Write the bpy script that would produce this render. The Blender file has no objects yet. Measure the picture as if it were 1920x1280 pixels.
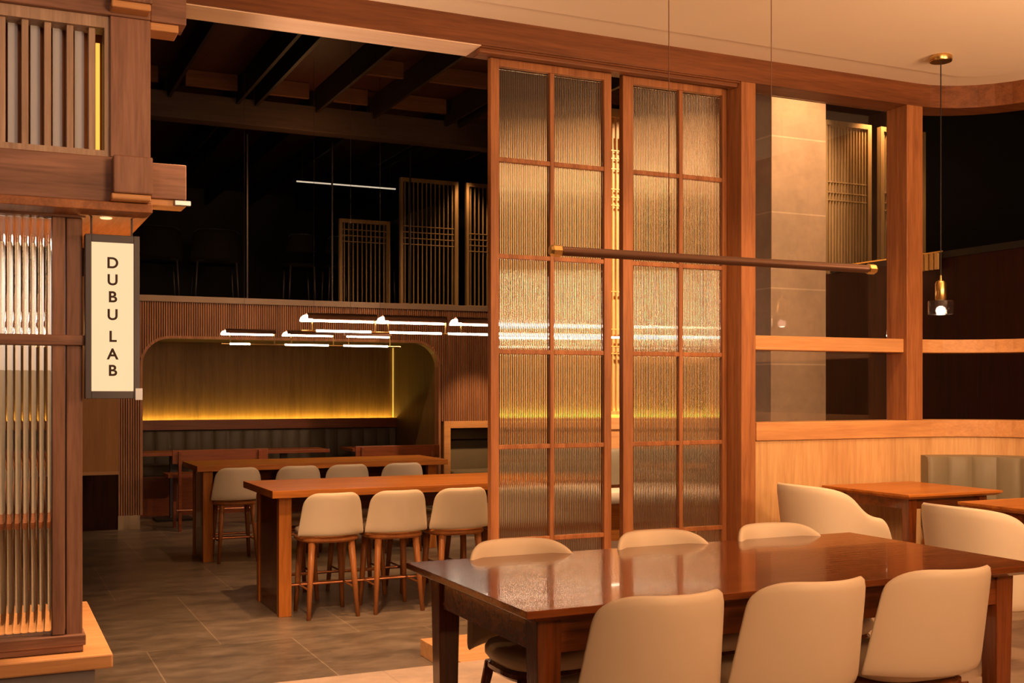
import bpy, bmesh, math, random
from mathutils import Vector, Matrix
random.seed(7)
PI = math.pi
S = bpy.context.scene
COL = S.collection

# ------------------------------------------------------------------ camera
HCAM = 1.6
cam = bpy.data.cameras.new('camera')
cam_o = bpy.data.objects.new('camera', cam); COL.objects.link(cam_o)
cam.sensor_width = 36; cam.lens = 39.73; cam.shift_y = 90/1920
cam_o.location = (0, 0, HCAM)
cam_o.rotation_euler = (PI/2, 0, -math.atan(990/2119))
cam.clip_start = .05
S.camera = cam_o

# ------------------------------------------------------------------ world, exposure
S.view_settings.view_transform = 'Standard'
S.view_settings.look = 'None'
S.view_settings.gamma = 1
S.view_settings.use_curve_mapping = False
S.view_settings.exposure = 0.0
w = bpy.data.worlds.new('world'); S.world = w; w.use_nodes = True
bg = w.node_tree.nodes['Background']
bg.inputs[0].default_value = (1.0, .50, .25, 1); bg.inputs[1].default_value = .25

# ------------------------------------------------------------------ lights of the rooms
def spot(name, loc, target, power, deg=70, col=(1, .6, .3), blend=.8, rad=.05):
    l = bpy.data.lights.new(name, 'SPOT'); l.energy = power; l.color = col
    l.spot_size = math.radians(deg); l.spot_blend = blend; l.shadow_soft_size = rad
    o = bpy.data.objects.new(name, l); COL.objects.link(o); o.location = loc
    o.rotation_euler = (Vector(target)-Vector(loc)).to_track_quat('-Z', 'Y').to_euler()
    return o
def area(name, loc, target, power, sx, sy, col=(1, .6, .3)):
    l = bpy.data.lights.new(name, 'AREA'); l.energy = power; l.color = col
    l.shape = 'RECTANGLE'; l.size = sx; l.size_y = sy
    o = bpy.data.objects.new(name, l); COL.objects.link(o); o.location = loc
    o.rotation_euler = (Vector(target)-Vector(loc)).to_track_quat('-Z', 'Y').to_euler()
    return o
def point(name, loc, power, col=(1, .6, .3), rad=.05):
    l = bpy.data.lights.new(name, 'POINT'); l.energy = power; l.color = col; l.shadow_soft_size = rad
    o = bpy.data.objects.new(name, l); COL.objects.link(o); o.location = loc; return o
WARM = (1, .53, .225); AMB = (1, .56, .28)
# dining side: ceiling downlights, then added upward fill areas
spot('downlight_wall_a', (5.0, 5.15, 3.7), (5.3, 6.1, .9), 105, 75, WARM)
spot('downlight_wall_b', (6.1, 4.6, 3.7), (6.4, 5.2, .8), 98, 80, WARM)
spot('downlight_tables', (5.3, 4.6, 3.7), (5.3, 4.9, .2), 120, 80, WARM)
spot('downlight_post', (3.5, 4.9, 3.7), (3.9, 6.1, .9), 150, 80, WARM)
spot('downlight_rear', (2.4, 3.1, 3.7), (2.5, 3.4, .8), 50, 95, AMB, rad=.2)
spot('downlight_rear_b', (4.2, 3.3, 3.7), (4.4, 4.2, .6), 60, 95, AMB, rad=.15)
area('added_ceiling_fill', (2.0, -.2, 2.5), (3.0, 1.6, 3.8), 190, 1.2, 1.2, AMB)  # unseen area pointing up, added to brighten the ceiling
area('added_ceiling_fill', (5.6, 1.6, 2.5), (5.4, 3.0, 3.8), 190, 1.2, 1.2, AMB)
spot('aisle_downlight', (1.3, 5.1, 3.7), (1.5, 5.9, 0), 900, 74, AMB, rad=.1)
spot('kiosk_front_light', (-.2, 3.0, 3.4), (.2, 5.2, 1.8), 34, 90, (1, .62, .45), rad=.2)
# bar hall
for i, x in enumerate((2.2, 3.2, 4.2)):
    spot('hall_downlight', (x, 7.0, 4.6), (x+.1, 8.0, .9), 420, 52, WARM, rad=.06)
spot('hall_downlight_far', (2.4, 9.6, 4.4), (2.4, 10.6, .9), 110, 50, WARM)
spot('hall_downlight_far', (3.5, 9.6, 4.4), (3.4, 10.6, .9), 110, 50, WARM)
spot('bay_downlight', (5.7, 8.5, 4.85), (6.0, 11.0, 2.9), 800, 92, (1, .62, .36))
spot('bay_downlight', (7.2, 8.5, 4.85), (7.1, 11.0, 2.9), 800, 92, (1, .62, .36))
spot('bay_seat_light', (6.4, 9.4, 4.0), (6.4, 10.7, .6), 450, 70, AMB)
spot('booth_light', (5.6, 12.0, 2.5), (5.85, 14.0, .80), 200, 36, WARM)
spot('column_light', (5.75, 6.42, 4.9), (5.95, 7.2, 2.6), 420, 60, WARM)
spot('mezz_lattice_light', (5.92, 13.95, 4.7), (5.92, 14.25, 3.2), 120, 66, WARM)
spot('mezz_lattice_light', (8.64, 9.08, 4.75), (8.62, 9.3, 3.3), 170, 90, WARM)
point('added_sign_back_glow', (.52, 5.72, 1.85), 16, (1, .5, .16), .05)  # unseen point light added behind the sign to warm soffit and bench
area('kiosk_interior', (-.35, 6.0, 2.34), (-.35, 6.02, 0), 8, .5, .3, (1, .80, .62))
spot('fluted_wall_light', (2.6, 12.0, 4.4), (2.9, 13.6, 2.0), 160, 110, WARM)
spot('fluted_wall_light', (5.3, 12.0, 4.4), (5.5, 13.6, 2.0), 110, 90, WARM)
spot('added_soffit_fill', (.55, 6.0, 2.47), (2.3, 6.24, 3.63), 95, 50, (1, .6, .36))  # added spot without a fixture, brightens the header underside
point('joist_glow', (3.2, 12.0, 4.0), 10, (1, .45, .15), .2)

# ------------------------------------------------------------------ materials
def mat(name, base, rough=.5, metal=0, spec=.5, coat=0, emit=None, es=0, trans=0, ior=1.45):
    m = bpy.data.materials.new(name); m.use_nodes = True
    b = m.node_tree.nodes['Principled BSDF']
    b.inputs['Base Color'].default_value = (*base, 1); b.inputs['Roughness'].default_value = rough
    b.inputs['Metallic'].default_value = metal; b.inputs['Specular IOR Level'].default_value = spec
    b.inputs['Coat Weight'].default_value = coat; b.inputs['Transmission Weight'].default_value = trans
    b.inputs['IOR'].default_value = ior
    if emit: b.inputs['Emission Color'].default_value = (*emit, 1); b.inputs['Emission Strength'].default_value = es
    return m
def nodes(m): return m.node_tree.nodes, m.node_tree.links
def texco(m, sc):
    N, L = nodes(m)
    t = N.new('ShaderNodeTexCoord'); mp = N.new('ShaderNodeMapping'); mp.inputs['Scale'].default_value = sc
    L.new(t.outputs['Object'], mp.inputs['Vector']); return mp
def wood(name, dark, light, axis='x', rough=.45, coat=0, spec=.4, planks=0):
    m = mat(name, light, rough, coat=coat, spec=spec); N, L = nodes(m); b = N['Principled BSDF']
    lo, hi = 1.1, 17
    sc = {'x': (lo, hi, hi), 'y': (hi, lo, hi), 'z': (hi, hi, lo)}[axis]
    mp = texco(m, sc)
    n1 = N.new('ShaderNodeTexNoise'); n1.inputs['Scale'].default_value = 1; n1.inputs['Detail'].default_value = 5
    n1.inputs['Distortion'].default_value = .6
    mp2 = texco(m, tuple(v*5 for v in sc))
    n2 = N.new('ShaderNodeTexNoise'); n2.inputs['Scale'].default_value = 1; n2.inputs['Detail'].default_value = 3
    L.new(mp.outputs[0], n1.inputs['Vector']); L.new(mp2.outputs[0], n2.inputs['Vector'])
    mx = N.new('ShaderNodeMath'); mx.operation = 'MULTIPLY_ADD'; mx.inputs[1].default_value = .45
    L.new(n2.outputs[0], mx.inputs[0]); 
    s2 = N.new('ShaderNodeMath'); s2.operation = 'MULTIPLY'; s2.inputs[1].default_value = .75
    L.new(n1.outputs[0], s2.inputs[0]); L.new(s2.outputs[0], mx.inputs[2])
    last = mx.outputs[0]
    if planks:
        mp3 = texco(m, {'z': (1/planks, 1/planks, .01), 'x': (.01, 1/planks, 1/planks)}[axis])
        v = N.new('ShaderNodeTexWhiteNoise'); f = N.new('ShaderNodeVectorMath'); f.operation = 'FLOOR'
        L.new(mp3.outputs[0], f.inputs[0]); L.new(f.outputs[0], v.inputs['Vector'])
        a = N.new('ShaderNodeMath'); a.operation = 'MULTIPLY_ADD'; a.inputs[1].default_value = .12
        L.new(v.outputs['Value'], a.inputs[0]); L.new(last, a.inputs[2]); last = a.outputs[0]
    r = N.new('ShaderNodeValToRGB'); r.color_ramp.elements[0].position = .36; r.color_ramp.elements[1].position = .80
    r.color_ramp.elements[0].color = (*dark, 1); r.color_ramp.elements[1].color = (*light, 1)
    L.new(last, r.inputs[0]); L.new(r.outputs[0], b.inputs['Base Color'])
    bp = N.new('ShaderNodeBump'); bp.inputs['Strength'].default_value = .12; bp.inputs['Distance'].default_value = .004
    L.new(n2.outputs[0], bp.inputs['Height']); L.new(bp.outputs[0], b.inputs['Normal'])
    return m
def soft(name, base, rough=.6, var=.08, scale=3, bump=.05, bs=220, spec=.4):
    m = mat(name, base, rough, spec=spec); N, L = nodes(m); b = N['Principled BSDF']
    mp = texco(m, (1, 1, 1))
    n = N.new('ShaderNodeTexNoise'); n.inputs['Scale'].default_value = scale; n.inputs['Detail'].default_value = 4
    L.new(mp.outputs[0], n.inputs['Vector'])
    r = N.new('ShaderNodeValToRGB'); r.color_ramp.elements[0].position = .3; r.color_ramp.elements[1].position = .7
    r.color_ramp.elements[0].color = (*[c*(1-var) for c in base], 1); r.color_ramp.elements[1].color = (*[min(1, c*(1+var)) for c in base], 1)
    L.new(n.outputs[0], r.inputs[0]); L.new(r.outputs[0], b.inputs['Base Color'])
    n2 = N.new('ShaderNodeTexNoise'); n2.inputs['Scale'].default_value = bs
    L.new(mp.outputs[0], n2.inputs['Vector'])
    bp = N.new('ShaderNodeBump'); bp.inputs['Strength'].default_value = bump; bp.inputs['Distance'].default_value = .002
    L.new(n2.outputs[0], bp.inputs['Height']); L.new(bp.outputs[0], b.inputs['Normal'])
    return m
def tile(name, c1, c2, grout, bw, bh, rot=0, rough=.4, joint=.004, mode='xy', spec=.5, mottling=.5):
    m = mat(name, c1, rough, spec=spec); N, L = nodes(m); b = N['Principled BSDF']
    t = N.new('ShaderNodeTexCoord'); mp = N.new('ShaderNodeMapping')
    if mode == 'xz': mp.inputs['Rotation'].default_value = (PI/2, 0, 0)
    elif mode == 'xyz':
        mp.inputs['Rotation'].default_value = (PI/2, 0, 0)
    else: mp.inputs['Rotation'].default_value = (0, 0, rot)
    L.new(t.outputs['Object'], mp.inputs['Vector'])
    br = N.new('ShaderNodeTexBrick'); br.inputs['Scale'].default_value = 1
    br.inputs['Brick Width'].default_value = bw; br.inputs['Row Height'].default_value = bh
    br.offset = .5 if bw < 5 else 0
    br.inputs['Mortar Size'].default_value = joint; br.inputs['Mortar Smooth'].default_value = .1
    br.inputs['Color1'].default_value = (*c1, 1); br.inputs['Color2'].default_value = (*c2, 1)
    br.inputs['Mortar'].default_value = (*grout, 1)
    L.new(mp.outputs[0], br.inputs['Vector'])
    n = N.new('ShaderNodeTexNoise'); n.inputs['Scale'].default_value = 2.6; n.inputs['Detail'].default_value = 12; n.inputs['Roughness'].default_value = .74
    mp2 = texco(m, (1, 1.8, 1)) if mode == 'xy' else texco(m, (1, 1, 1))
    L.new(mp2.outputs[0], n.inputs['Vector'])
    r = N.new('ShaderNodeValToRGB'); r.color_ramp.elements[0].position = .35; r.color_ramp.elements[1].position = .68
    lo = 1-mottling
    r.color_ramp.elements[0].color = (lo, lo, lo, 1); r.color_ramp.elements[1].color = (1.25, 1.22, 1.18, 1)
    L.new(n.outputs[0], r.inputs[0])
    mu = N.new('ShaderNodeMixRGB'); mu.blend_type = 'MULTIPLY'; mu.inputs[0].default_value = 1
    L.new(br.outputs['Color'], mu.inputs[1]); L.new(r.outputs[0], mu.inputs[2]); L.new(mu.outputs[0], b.inputs['Base Color'])
    rr = N.new('ShaderNodeMapRange'); rr.inputs['To Min'].default_value = rough-.1; rr.inputs['To Max'].default_value = rough+.15
    L.new(n.outputs[0], rr.inputs['Value']); L.new(rr.outputs[0], b.inputs['Roughness'])
    bp = N.new('ShaderNodeBump'); bp.inputs['Strength'].default_value = .25; bp.inputs['Distance'].default_value = .004
    L.new(n.outputs[0], bp.inputs['Height']); L.new(bp.outputs[0], b.inputs['Normal'])
    return m
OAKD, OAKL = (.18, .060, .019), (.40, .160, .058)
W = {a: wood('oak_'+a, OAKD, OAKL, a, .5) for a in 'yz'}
W['x'] = wood('oak_x', (.095, .028, .008), (.20, .068, .021), 'x', .5)  # header's shade painted in as a darker copy of the oak
K = {a: wood('kiosk_oak_'+a, (.12, .055, .036), (.33, .17, .115), a, .5) for a in 'xyz'}
LITSOFFIT = wood('painted_lit_soffit', (.75, .55, .42), (.88, .70, .55), 'x', .4)  # brightness of the header underside painted in as paler wood
WAINS = wood('oak_veneer', (.42, .22, .09), (.62, .39, .19), 'z', .5, planks=.19)
CAPW = wood('oak_cap', (.44, .21, .085), (.62, .33, .14), 'x', .45)
WALN = {a: wood('walnut_'+a, (.055, .013, .003), (.20, .050, .010), a, .13, coat=.25, spec=.45) for a in 'xz'}
CHERRY = {a: wood('cherry_'+a, (.24, .070, .013), (.50, .18, .034), a, .32, spec=.22) for a in 'xz'}
STOOLW = wood('stool_wood', (.22, .075, .02), (.40, .15, .045), 'z', .35)
BENCHW = wood('bench_wood', (.14, .032, .010), (.26, .07, .022), 'x', .35)
FLUTE = wood('fluted_oak', (.20, .085, .045), (.40, .19, .10), 'z', .5)
NICHEW = wood('niche_veneer', (.17, .095, .03), (.29, .165, .055), 'z', .5, planks=.2)
DARKW = wood('dark_stained_panel', (.012, .003, .002), (.030, .007, .004), 'z', .6, planks=.3, spec=.12)
CREAM = soft('cream_leather', (.57, .45, .33), .5, .04)
CREAM2 = soft('ivory_leather', (.66, .56, .44), .5, .03)
OLIVE = soft('olive_leather', (.185, .155, .105), .42, .06)
OLIVED = soft('dark_olive_leather', (.11, .085, .055), .5, .06)
PLASTER = soft('ceiling_plaster', (.78, .70, .60), .9, .02, 1.2)
BLACKP = soft('black_paint', (.012, .009, .008), .7, .1)
CHAIRB = soft('black_leather', (.006, .004, .003), .8, .1, spec=.1)
BROWNP = soft('dark_brown_paint', (.10, .05, .03), .7, .1)
JOISTM = wood('smoked_joist', (.010, .005, .003), (.022, .011, .007), 'y', .6)
BEAMM = wood('smoked_beam', (.04, .024, .016), (.075, .045, .028), 'x', .6)
DECK = wood('deck_board', (.09, .035, .012), (.17, .07, .026), 'x', .6)
FLOOR = tile('stone_tile', (.17, .135, .105), (.205, .16, .125), (.32, .26, .20), .9, 1.8, 0, .3, mottling=.6)
PLATF = tile('warm_stone_tile', (.36, .27, .21), (.40, .30, .23), (.30, .22, .17), 1.2, .6, 0, .45, mottling=.25)
STONE = tile('column_stone', (.42, .33, .26), (.46, .36, .28), (.62, .52, .42), 40.0, .6, 0, .55, .006, 'xz', mottling=.12)
METAL = mat('dark_metal', (.05, .042, .045), .45, .6)
BRASS = mat('brushed_brass', (.70, .46, .17), .28, 1)
BRONZE = mat('bronze_tube', (.10, .045, .025), .4, .6)
COPPER = mat('copper_rail', (.70, .30, .16), .28, 1)
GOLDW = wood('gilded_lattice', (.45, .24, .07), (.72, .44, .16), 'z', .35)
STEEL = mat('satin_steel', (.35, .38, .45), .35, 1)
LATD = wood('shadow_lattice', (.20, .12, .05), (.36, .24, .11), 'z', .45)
TUBE = mat('lamp_tube', (1, .9, .8), .4, emit=(1, .80, .60), es=15)
LEDG = mat('led_amber', (1, .7, .2), .4, emit=(1, .66, .10), es=50)
BULB = mat('lamp_bulb', (1, .9, .8), .4, emit=(1, .78, .55), es=60)
DARKGLASS = mat('smoked_glass', (.10, .065, .06), .12, trans=.9, spec=.6)
CLEAR = mat('clear_glass', (1, 1, 1), 0, trans=1, ior=1.45)
REED = mat('reeded_glass', (.97, .97, .94), .02, trans=1, ior=1.5)
CURTAIN = soft('pale_blind', (.60, .64, .72), .8, .03)
GREYB = soft('grey_base', (.22, .20, .22), .7, .1)
INK = mat('sign_ink', (.03, .012, .005), .6)
SIGNF = mat('sign_face', (.05, .04, .03), .5, emit=(1, .68, .37), es=1.0)
SIGNM = mat('sign_frame', (.075, .07, .085), .5, .1)

# ------------------------------------------------------------------ mesh helpers
class MB:
    def __init__(s): s.bm = bmesh.new()
    def box(s, x0, x1, y0, y1, z0, z1, bev=0, M=None):
        b = bmesh.new()
        bmesh.ops.create_cube(b, size=1)
        for v in b.verts: v.co = Vector((x0+(v.co.x+.5)*(x1-x0), y0+(v.co.y+.5)*(y1-y0), z0+(v.co.z+.5)*(z1-z0)))
        if bev: bmesh.ops.bevel(b, geom=b.edges[:], offset=bev, segments=2, affect='EDGES', profile=.5)
        if M: b.transform(M)
        s.add(b); return s
    def add(s, b):
        me = bpy.data.meshes.new('t'); b.to_mesh(me); b.free(); s.bm.from_mesh(me); bpy.data.meshes.remove(me)
    def tube(s, pts, r, n=10, r1=None):
        pts = [Vector(p) for p in pts]; rings = []
        for i, p in enumerate(pts):
            d = (pts[min(i+1, len(pts)-1)]-pts[max(i-1, 0)]).normalized()
            u = d.cross(Vector((0, 0, 1))) if abs(d.z) < .95 else d.cross(Vector((1, 0, 0)))
            u.normalize(); v = d.cross(u); rr = r if r1 is None else r+(r1-r)*i/(len(pts)-1)
            rings.append([s.bm.verts.new(p+(u*math.cos(a)+v*math.sin(a))*rr) for a in [2*PI*k/n for k in range(n)]])
        for a, b in zip(rings, rings[1:]):
            for k in range(n): s.bm.faces.new((a[k], a[(k+1) % n], b[(k+1) % n], b[k]))
        s.bm.faces.new(rings[0][::-1]); s.bm.faces.new(rings[-1]); return s
    def lathe(s, prof, c=(0, 0, 0), n=28, closed=False):
        rings = []
        for r, z in prof: rings.append([s.bm.verts.new((c[0]+r*math.cos(2*PI*k/n), c[1]+r*math.sin(2*PI*k/n), c[2]+z)) for k in range(n)])
        pr = list(zip(rings, rings[1:]))
        if closed: pr.append((rings[-1], rings[0]))
        for a, b in pr:
            for k in range(n): s.bm.faces.new((a[k], a[(k+1) % n], b[(k+1) % n], b[k]))
        if not closed:
            s.bm.faces.new(rings[0][::-1]); s.bm.faces.new(rings[-1])
        return s
    def grid(s, P, close_u=False):
        V = [[s.bm.verts.new(p) for p in row] for row in P]
        for a, b in zip(V, V[1:]):
            for k in range(len(a)-1): s.bm.faces.new((a[k], a[k+1], b[k+1], b[k]))
        return V
    def sweep(s, path, prof):
        """closed profile of (offset, z) swept along path [(point, normal)]"""
        rings = [[s.bm.verts.new((p[0]+nm[0]*o, p[1]+nm[1]*o, z)) for o, z in prof] for p, nm in path]
        n = len(prof)
        for a, b in zip(rings, rings[1:]):
            for k in range(n): s.bm.faces.new((a[k], a[(k+1) % n], b[(k+1) % n], b[k]))
        s.bm.faces.new(rings[0][::-1]); s.bm.faces.new(rings[-1]); return s
    def obj(s, name, m, parent=None, smooth=False, kind=None, sub=0, bevel=0):
        bmesh.ops.recalc_face_normals(s.bm, faces=s.bm.faces[:])
        me = bpy.data.meshes.new(name); s.bm.to_mesh(me); s.bm.free()
        me.materials.append(m)
        if smooth:
            for p in me.polygons: p.use_smooth = True
        o = bpy.data.objects.new(name, me); COL.objects.link(o)
        if smooth == 'auto':
            for p in me.polygons: p.use_smooth = True
            bm = bmesh.new(); bm.from_mesh(me)
            for e in bm.edges:
                e.smooth = len(e.link_faces) == 2 and e.calc_face_angle(0) < .6
            bm.to_mesh(me); bm.free()
        if sub:
            md = o.modifiers.new('s', 'SUBSURF'); md.levels = sub; md.render_levels = sub
        if bevel:
            md = o.modifiers.new('b', 'BEVEL'); md.width = bevel; md.segments = 2; md.limit_method = 'ANGLE'
        if parent: o.parent = parent
        if kind: o['kind'] = kind
        return o
def box(*a, bev=0): return MB().box(*a, bev=bev)
def thing(name, label, cat, loc=(0, 0, 0), rz=0, group=None):
    o = bpy.data.objects.new(name, None); COL.objects.link(o); o.location = loc; o.rotation_euler = (0, 0, rz)
    o.empty_display_size = .1
    o['label'] = label; o['category'] = cat
    if group: o['group'] = group
    return o
def tag(o, label, cat, group=None):
    o['label'] = label; o['category'] = cat
    if group: o['group'] = group
    return o
def dup(root, loc, rz, label, group=None):
    r = root.copy(); COL.objects.link(r); r.location = loc; r.rotation_euler = (0, 0, rz); r['label'] = label
    if group: r['group'] = group
    for ch in list(root.children):
        c = ch.copy(); COL.objects.link(c); c.parent = r
        for g in ch.children:
            d = g.copy(); COL.objects.link(d); d.parent = c
    return r
ST = 'structure'

# ------------------------------------------------------------------ the wall line of the dining side (straight, then curved corner)
YW = 6.12; RC = .66; XC = 6.07
def wall_path(x0, yend=-1.0, off=0.0, a_end=0, step=9):
    P = []
    if x0 < XC: P.append(((x0, YW), (0, 1))); P.append(((XC-.001, YW), (0, 1)))
    for i in range(step+1):
        a = PI/2*(1-i/step); P.append(((XC+RC*math.cos(a), YW-RC+RC*math.sin(a)), (math.cos(a), math.sin(a))))
    P.append(((XC+RC, yend), (1, 0)))
    return P
ZH0, ZC = 3.635, 3.796

# floor, platform, ceiling
box(-6, 12, -4, 22, -.2, 0).obj('floor', FLOOR, kind=ST)
m = MB(); m.box(.78, 6.95, -3, 5.37, .002, .2); m.box(4.78, 6.95, 5.37, 6.3, .002, .2)
m.obj('floor', PLATF, kind=ST)
m = MB()
inner = [(-4, 6.13), (XC, 6.13)] + [(XC+RC*math.cos(a)+.005, YW-RC+RC*math.sin(a)+.005) for a in [PI/2*(1-i/10) for i in range(11)]] + [(XC+RC+.005, -1.5), (-4, -1.5)]
def inset(d, yc=YW, rc=RC):
    r = rc-d
    return [(-4, yc-d), (XC, yc-d)] + [(XC+r*math.cos(a), yc-rc+r*math.sin(a)) for a in [PI/2*(1-i/10) for i in range(11)]] + [(XC+r, -1.5)]
tray = inset(.30)
# soffit band + lower centre, stepped to put shade on the band
lo = [m.bm.verts.new((x, y, ZC)) for x, y in inset(-.005)]
hi = [m.bm.verts.new((x, y, ZC)) for x, y in tray]
up = [m.bm.verts.new((x, y, ZC-.018)) for x, y in tray]
for a, b in ((lo, hi), (hi, up)):
    for i in range(len(a)-1): m.bm.faces.new((a[i], a[i+1], b[i+1], b[i]))
m.bm.faces.new(up + [m.bm.verts.new((-4, -1.5, ZC-.018))])
c = m.obj('ceiling', PLASTER, kind=ST)
box(-4.2, 6.9, -1.7, 6.35, ZC+.05, ZC+.2).obj('ceiling', BLACKP, kind=ST)

# header along the window wall
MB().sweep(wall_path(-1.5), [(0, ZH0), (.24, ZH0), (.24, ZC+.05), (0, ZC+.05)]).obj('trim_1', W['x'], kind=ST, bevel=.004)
box(-1.5, 2.66, YW+.004, YW+.236, ZH0-.006, ZH0).obj('trim_2', LITSOFFIT, kind=ST)
# upper wall face of the hall above the header
box(-4, 7.1, YW+.02, YW+.22, ZC+.05, 5.3).obj('wall_front', BROWNP, kind=ST)

# window wall posts, rail, cap, wainscot
win = MB()
win.box(4.53, 4.646, YW-.002, YW+.24, .2, ZH0, .004)
win.box(5.97, 6.12, YW-.004, YW+.2, 1.38, ZH0, .004)
win.obj('window_1', W['z'], kind=ST)
MB().sweep(wall_path(4.646), [(.03, 1.866), (.20, 1.866), (.20, 1.962), (.03, 1.962)]).obj('trim_3', CAPW, kind=ST, bevel=.004)
MB().sweep(wall_path(4.646), [(-.012, 1.258), (.24, 1.258), (.24, 1.38), (-.012, 1.38)]).obj('trim_4', CAPW, kind=ST, bevel=.005)
MB().sweep(wall_path(4.646), [(0, .2), (.22, .2), (.22, 1.255), (0, 1.255)]).obj('wall_right', WAINS, kind=ST)
box(4.65, 5.965, YW+.19, YW+.196, 1.385, 3.63).obj('window_7', CLEAR, kind=ST)

# plinth below the screens
tag(box(2.38, 4.525, 5.62, 6.40, 0, .10, bev=.004).obj('wooden_plinth', CAPW), 'low pale wooden plinth on the stone floor carrying the two tall glass screens', 'plinth')

# ------------------------------------------------------------------ sliding screens with reeded glass
def reeded(mb, x0, x1, z0, z1, y, pitch=.0125, th=.003, dep=.0052, seg=8):
    n = round((x1-x0)/pitch); p = (x1-x0)/n
    xs = []
    for i in range(n):
        for k in range(seg):
            t = k/seg; xs.append((x0+(i+t)*p, y-th-dep*math.sqrt(max(0, 1-(2*t-1)**2))))
    xs.append((x1, y-th))
    bm = mb.bm
    f0 = [bm.verts.new((x, yy, z0)) for x, yy in xs]; f1 = [bm.verts.new((x, yy, z1)) for x, yy in xs]
    for i in range(len(xs)-1): bm.faces.new((f0[i], f0[i+1], f1[i+1], f1[i]))
    b = [bm.verts.new((x0, y, z0)), bm.verts.new((x1, y, z0)), bm.verts.new((x1, y, z1)), bm.verts.new((x0, y, z1))]
    bm.faces.new(b); bm.faces.new([b[0], b[1]] + f0[::-1]); bm.faces.new([b[3], b[2]] + f1[::-1])
    bm.faces.new([b[0], f0[0], f1[0], b[3]]); bm.faces.new([b[1], f0[-1], f1[-1], b[2]])
MZ = [3.573, 3.006, 2.415, 1.832, 1.248, .674, .19]
def screen(label, sx0, gx0, gm, gx1, sx1, y=6.30, left=False):
    t = thing('sliding_screen', label, 'screen', (sx0, y, .10), 0)
    dx, dz = -sx0, -.10
    m = MB()
    m.box(0, gx0+dx, -.025, .025, 0, 3.52, .003); m.box(gx1+dx, sx1+dx, -.025, .025, 0, 3.52, .003)
    m.box(gx0+dx, gx1+dx, -.025, .025, MZ[0]+dz, 3.52, .003); m.box(gx0+dx, gx1+dx, -.025, .025, 0, MZ[-1]+dz, .003)
    m.obj('frame', W['z'], t)
    m = MB()
    m.box(gm+dx-.014, gm+dx+.014, -.02, .02, MZ[-1]+dz, MZ[0]+dz, .003)
    for z in MZ[1:-1]:
        m.box(gx0+dx, gm+dx-.014, -.02, .02, z+dz-.014, z+dz+.014, .003)
        m.box(gm+dx+.014, gx1+dx, -.02, .02, z+dz-.014, z+dz+.014, .003)
    m.obj('muntin_grid', W['z'], t)
    m = MB()
    for a, b in zip(MZ, MZ[1:]):
        for (u, v) in ((gx0, gm-.014), (gm+.014, gx1)):
            reeded(m, u+dx+.0005, v+dx-.0005, b+dz+.0145, a+dz-.0145, .003)
    m.obj('reeded_glass', REED, t, smooth='auto')
    return t
screen('tall sliding glass screen nearer the dark opening, with reeded panes in an oak grid', 2.79, 2.846, 3.212, 3.582, 3.634)
screen('tall sliding glass screen beside the thick oak post, with reeded panes in an oak grid', 3.72, 3.796, 4.165, 4.523-.03, 4.527)
# head track that widens past the left screen
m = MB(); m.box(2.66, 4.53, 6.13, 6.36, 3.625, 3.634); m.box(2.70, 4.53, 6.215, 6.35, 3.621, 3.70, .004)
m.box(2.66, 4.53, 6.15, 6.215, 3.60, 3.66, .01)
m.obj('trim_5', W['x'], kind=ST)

# ------------------------------------------------------------------ kiosk on the left
m = MB()
m.box(.269, .320, 5.30, 5.40, .53, 2.352, .003); m.box(.327, .393, 5.31, 5.42, .512, 2.352, .004)
m.obj('window_2', K['z'], kind=ST)
m = MB()
m.box(-1.2, .405, 5.285, 5.43, 2.352, 2.40, .004); m.box(-1.2, .40, 5.285, 5.40, 1.793, 1.839, .004)
m.box(-1.2, .405, 5.28, 5.43, .48, .527, .004); m.box(-1.2, .395, 5.29, 5.45, .452, .48, .004)
m.obj('window_2', K['x'], kind=ST)
for z0, z1 in ((.527, 1.793), (1.839, 2.352)):
    m = MB(); reeded(m, -.75, .268, z0+.001, z1-.001, 5.36, pitch=.0305, th=.004, dep=.010, seg=8)
    m.obj('window_3', REED, kind=ST, smooth='auto')
box(-1.2, .30, 6.35, 6.4, 1.70, 2.36).obj('wall_kiosk', CURTAIN, kind=ST)
box(-1.2, .30, 6.35, 6.4, .45, 1.70).obj('wall_kiosk', soft('kiosk_plaster', (.30, .28, .24), .8), kind=ST)
m = MB(); m.box(-1.2, .30, 5.9, 6.35, .93, .96); m.obj('trim_6', W['x'], kind=ST)
# beams and posts of the canopy
m = MB(); m.box(-1.2, .655, 5.1, 5.27, 2.40, 2.595, .006); m.box(-1.2, .655, 5.1, 5.27, 3.20, 3.36, .006)
m.obj('trim_7', K['x'], kind=ST)
m = MB(); m.box(.655, .806, 5.105, 5.265, 2.432, 2.585, .004); m.box(.655, .806, 5.105, 5.265, 3.20, 3.36, .004)
m.obj('trim_8', K['x'], kind=ST)
m = MB(); m.box(.655, .806, 5.12, 5.25, 2.402, 2.431, .004); m.box(.655, .775, 5.12, 5.25, 3.165, 3.199, .004)
m.box(.485, .645, 5.01, 5.1, 2.402, 2.427, .006); m.box(.485, .645, 5.01, 5.1, 3.21, 3.24, .006)
m.obj('trim_9', CAPW, kind=ST)
box(.492, .651, 5.0, 5.1, 2.428, 2.586, bev=.006).obj('trim_10', K['z'], kind=ST)
box(.492, .651, 5.0, 5.1, 3.24, 3.42, bev=.006).obj('trim_10', K['z'], kind=ST)
box(.489, .655, 5.105, 5.26, 2.596, 3.199, bev=.004).obj('trim_11', K['z'], kind=ST)
box(-1.2, .66, 5.08, 6.5, 2.362, 2.399, bev=.003).obj('trim_12', W['y'], kind=ST)
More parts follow.
